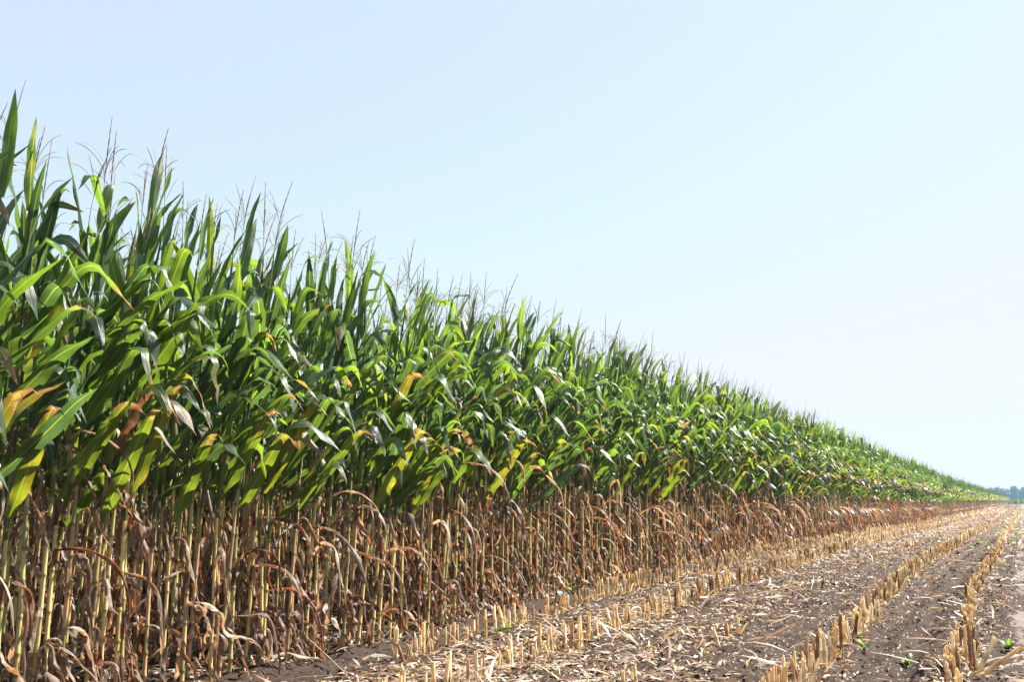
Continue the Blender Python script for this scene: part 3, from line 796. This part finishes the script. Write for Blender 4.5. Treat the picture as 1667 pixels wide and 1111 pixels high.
# ------------------------------------------------------------------ weeds
def weed(px, py, size, kind, label, seed):
    s, t = at(px, py); x, y = P(s, t); z = float(gz(s, t))
    r = np.random.default_rng(seed)
    root = empty("weed", (x, y, z-.005)); tag(root, label, "weed", "green weeds in the field")
    g = {'bright': (.045, .085, .02), 'grey': (.07, .11, .055), 'dark': (.03, .06, .02)}[kind]
    sm = MB(); sm.add(*tube(np.array([[0, 0, 0], [.005*size, 0, size*.25], [.012*size, .0, size*.55]]), [.003, .0025, .0015], 5, (*g, 0)))
    build("stem", sm, M_STALK, root)
    n = int(r.integers(7, 13)) if size > .07 else int(r.integers(4, 7))
    for i in range(n):
        a = i*2.4+r.normal(0, .3); e = r.uniform(.15, 1.1)
        arr = blade(r, (0, 0, size*r.uniform(.1, .5)), a, size*r.uniform(.5, .95), size*r.uniform(.26, .42), e, e-r.uniform(.4, 1.0), bend=.5, bw=.4, fold=.25, fold1=.1, ripple=.12, segs=6, half=1,
                    col=np.array(g)*r.uniform(.8, 1.25), tipdry=0)
        build("leaf", arr, M_LEAF, root)
WD = [(915, 985, .16, 'grey', "pale grey-green leafy weed, largest, at the corn foot by the first stubble row"),
      (938, 950, .12, 'bright', "bright green weed against the foot of the standing corn"),
      (930, 968, .08, 'grey', "small grey-green weed just behind the largest pale weed"),
      (808, 1035, .10, 'bright', "bright green weed on bare soil between corn and first stubs"),
      (826, 1036, .09, 'bright', "bright weed touching the right side of a similar weed on bare soil"),
      (793, 1056, .05, 'bright', "tiny green seedling below the pair of weeds on bare soil"),
      (948, 995, .07, 'bright', "yellow-green weed right of the largest pale weed"),
      (1018, 975, .08, 'bright', "yellow-green weed among the first stubble row"),
      (1248, 900, .12, 'bright', "green weed at the corn foot where the stubble rows close in"),
      (1357, 900, .14, 'bright', "green weed in the second stubble row, mid distance"),
      (1272, 955, .10, 'dark', "dark green weed behind the flattened middle row"),
      (1134, 1032, .06, 'bright', "single green seedling among straw between two stubble rows"),
      (1230, 889, .10, 'grey', "pale weed under the corn edge in mid distance"),
      (1408, 1062, .11, 'grey', "grey-green grassy weed right of the row with the brown stub"),
      (1402, 1046, .07, 'bright', "bright green sprout between stubs left of the wheel rut"),
      (1478, 1078, .09, 'bright', "low green leaf blade weed on the rut soil"),
      (1545, 978, .07, 'bright', "round-leaved bright green seedling in the wheel rut"),
      (1549, 966, .05, 'bright', "smaller green seedling just behind the round-leaved one"),
      (1556, 1065, .08, 'bright', "bright green sprout left of the splayed clump"),
      (1586, 1034, .06, 'bright', "green sprout behind the splayed clump"),
      (1640, 985, .05, 'grey', "small seedling at the edge of the pale track"),
      (1642, 1062, .10, 'bright', "thin upright weed in front of the pale track patch"),
      (1630, 1090, .07, 'bright', "leafy green sprout right of the splayed clump"),
      (1600, 1104, .06, 'grey', "pale green sprout at the foot of the splayed clump"),
      (1630, 918, .09, 'bright', "bright weed at the right of the stubble row by the track"),
      (1644, 932, .09, 'bright', "green weed near the far edge of the pale track patch"),
      (1495, 905, .08, 'bright', "tiny green weed beside the row left of the rut, mid distance"),
      (1330, 868, .14, 'bright', "green tuft at the foot of the far standing corn")]
for i, (a, b, c, d, e) in enumerate(WD): weed(a, b, c, d, e, 300+i)
# thin weed cover on the far soil right of the rut
def ground_cover():
    r = np.random.default_rng(8); mb = MB(); n = 350
    s = 22+130*r.random(n)**1.5; t = r.choice([-.75, -.1, -1.4], n, p=[.3, .55, .15]) + r.normal(0, .16, n)
    x, y = P(s, t); z = gz(s, t)
    for i in range(n):
        h = r.uniform(.03, .08)
        for j in range(3):
            mb.add(*(lambda q: (q[0]+np.array([x[i], y[i], z[i]]), q[1], q[2], q[3]))(blade(r, (0, 0, 0), r.uniform(0, 6.28), h*1.5, h*.5, 1.1, .1, segs=3, half=1, col=(.10, .15, .055), tipdry=0)))
    tag(build("ground_cover", mb, M_LEAF), "thin green weeds sprouting far down the rows", kind='stuff')
ground_cover()

# ------------------------------------------------------------------ beyond the field
def leaf_cloud(r, mb, cen, rad, n, size, col):
    p = r.normal(0, 1, (n, 3)); p /= np.linalg.norm(p, axis=1, keepdims=True); p *= (r.random((n, 1))**.45)
    bump = 1+.25*np.sin(p[:, :1]*7+r.random()*6)*np.cos(p[:, 2:]*6+r.random()*6)
    c = p*np.array(rad)*bump + np.array(cen)
    a = r.normal(0, 1, (n, 3)); a /= np.linalg.norm(a, axis=1, keepdims=True); b = np.cross(a, r.normal(0, 1, (n, 3))); b /= np.linalg.norm(b, axis=1, keepdims=True)
    sz = size*r.uniform(.6, 1.4, (n, 1))
    V = np.stack([c-a*sz, c-b*sz*.7, c+a*sz, c+b*sz*.7], 1).reshape(-1, 3)
    F = np.arange(4*n).reshape(-1, 4); U = np.tile(np.array([[.1, 0], [.3, 0], [.4, .5], [.2, .5]]), (n, 1))
    C = np.repeat(np.concatenate([np.array(col)[None]*r.uniform(.6, 1.4, (n, 1)), np.zeros((n, 1))], 1), 4, 0)
    mb.add(V, F, U, C)
def tree(px, Y, h, wd, seed, label):
    r = np.random.default_rng(seed); X = (px-833.5)/1740*Y
    root = empty("tree", (X, Y, 0)); tag(root, label, "tree", "trees of the distant wood")
    tm = MB(); tm.add(*tube(np.array([[0, 0, -.3], [.1, 0, h*.3], [0, .2, h*.75]]), [.4, .3, .1], 7, (.09, .07, .05, 0)))
    for k in range(4):
        a = r.uniform(0, 6.28); tm.add(*tube(np.array([[.08, 0, h*(.3+.08*k)], [cos(a)*wd*.2, sin(a)*wd*.2, h*(.45+.08*k)], [cos(a)*wd*.35, sin(a)*wd*.35, h*(.6+.07*k)]]), [.15, .1, .04], 5, (.09, .07, .05, 0)))
    build("trunk", tm, M_STALK, root)
    cm = MB()
    for k in range(7):
        a = r.uniform(0, 6.28); q = r.uniform(0, .32)*wd
        leaf_cloud(r, cm, (cos(a)*q, sin(a)*q, h*r.uniform(.28, .80)), (wd*r.uniform(.22, .34), wd*.3, h*r.uniform(.14, .2)), 260, .42, (.045, .075, .03))
    build("crown", cm, M_LEAF, root)
TR = np.random.default_rng(44)
ph = [13, 12.2, 11.8, 11.2, 11, 10.5, 12.6, 11.2, 12, 13.5, 13.2, 12, 12.5, 13, 12, 12.6]
sizes = ["rounded", "broad", "narrow", "uneven", "low", "tall", "flat-topped", "bushy"]
for i in range(16):
    px = 1588+i*8.0+TR.normal(0, 1.2)
    Y = 760+TR.uniform(-25, 40)
    tree(px, Y, ph[i]*.95+TR.normal(0, .3), TR.uniform(6.5, 8.5), 500+i,
         f"{sizes[i % 8]} blue-hazed tree, {ordinal(i+1)} from the left of the distant wood")
def wood():
    r = np.random.default_rng(9); mb = MB()
    for i in range(150):
        px = 1560+i*5.2; Y = r.uniform(790, 840); X = (px-833.5)/1740*Y
        leaf_cloud(r, mb, (X, Y, 4.6), (4.5, 4.0, 5.0+r.normal(0, .5)), 190, .75, (.04, .07, .03))
    for i in range(120):
        px = 1722+i*6; Y = r.uniform(745, 790); X = (px-833.5)/1740*Y
        leaf_cloud(r, mb, (X, Y, 5.5), (4.5, 4.0, 6.0+r.normal(0, .9)), 190, .75, (.04, .07, .03))
    tag(build("distant_wood", mb, M_LEAF), "dense hazy wood along the horizon behind the trees", kind='stuff')
wood()
# low green crop across the end of the field
def far_crop():
    r = np.random.default_rng(10); n = 15000
    s = FIELD_END+r.uniform(8, 60, n); t = r.uniform(-30, 120, n)
    mb = MB(); x, y = P(s, t)
    a = r.uniform(0, 6.28, n); h = r.uniform(.9, 1.6, n); w_ = r.uniform(.15, .4, n)
    dx, dy = np.cos(a)*w_, np.sin(a)*w_; lx, ly = r.normal(0, .3, n), r.normal(0, .3, n)
    V = np.stack([np.stack([x-dx, y-dy, 0*x], 1), np.stack([x+dx, y+dy, 0*x], 1), np.stack([x+dx*.6+lx, y+dy*.6+ly, h], 1), np.stack([x-dx*.6+lx, y-dy*.6+ly, h*.8], 1)], 1).reshape(-1, 3)
    C = np.repeat(np.concatenate([np.array([[.05, .085, .032]])*r.uniform(.7, 1.3, (n, 1)), np.zeros((n, 1))], 1), 4, 0)
    U = np.tile(np.array([[.1, 0], [.3, 0], [.3, .5], [.1, .5]]), (n, 1))
    mb.add(V, np.arange(4*n).reshape(-1, 4), U, C)
    tag(build("far_crop", mb, M_LEAF), "strip of low green crop across the far end of the field", kind='stuff')
far_crop()

# ------------------------------------------------------------------ haze
def haze():
    x0, x1, y0, y1, z0, z1 = -900, 1200, -80, 980, -1.5, 20.0
    V = np.array([[x, y, z] for z in (z0, z1) for y in (y0, y1) for x in (x0, x1)], float)
    F = np.array([[0, 2, 3, 1], [4, 5, 7, 6], [0, 1, 5, 4], [2, 6, 7, 3], [0, 4, 6, 2], [1, 3, 7, 5]])
    m = bpy.data.materials.new("haze"); m.use_nodes = True; t = m.node_tree; t.nodes.clear()
    pv = t.nodes.new("ShaderNodeVolumePrincipled"); pv.inputs['Color'].default_value = (.42, .66, 1.0, 1); pv.inputs['Density'].default_value = .0003
    pv.inputs['Anisotropy'].default_value = .3
    o = t.nodes.new("ShaderNodeOutputMaterial"); t.links.new(pv.outputs[0], o.inputs['Volume'])
    ob = build("haze", (V, F, np.zeros((8, 2)), np.zeros((8, 4))), m)
    ob.data.polygons.foreach_set("use_smooth", np.zeros(6, bool))
    tag(ob, "thin pale air haze over the whole field", kind='stuff')
if not os.environ.get("NOHAZE"): haze()
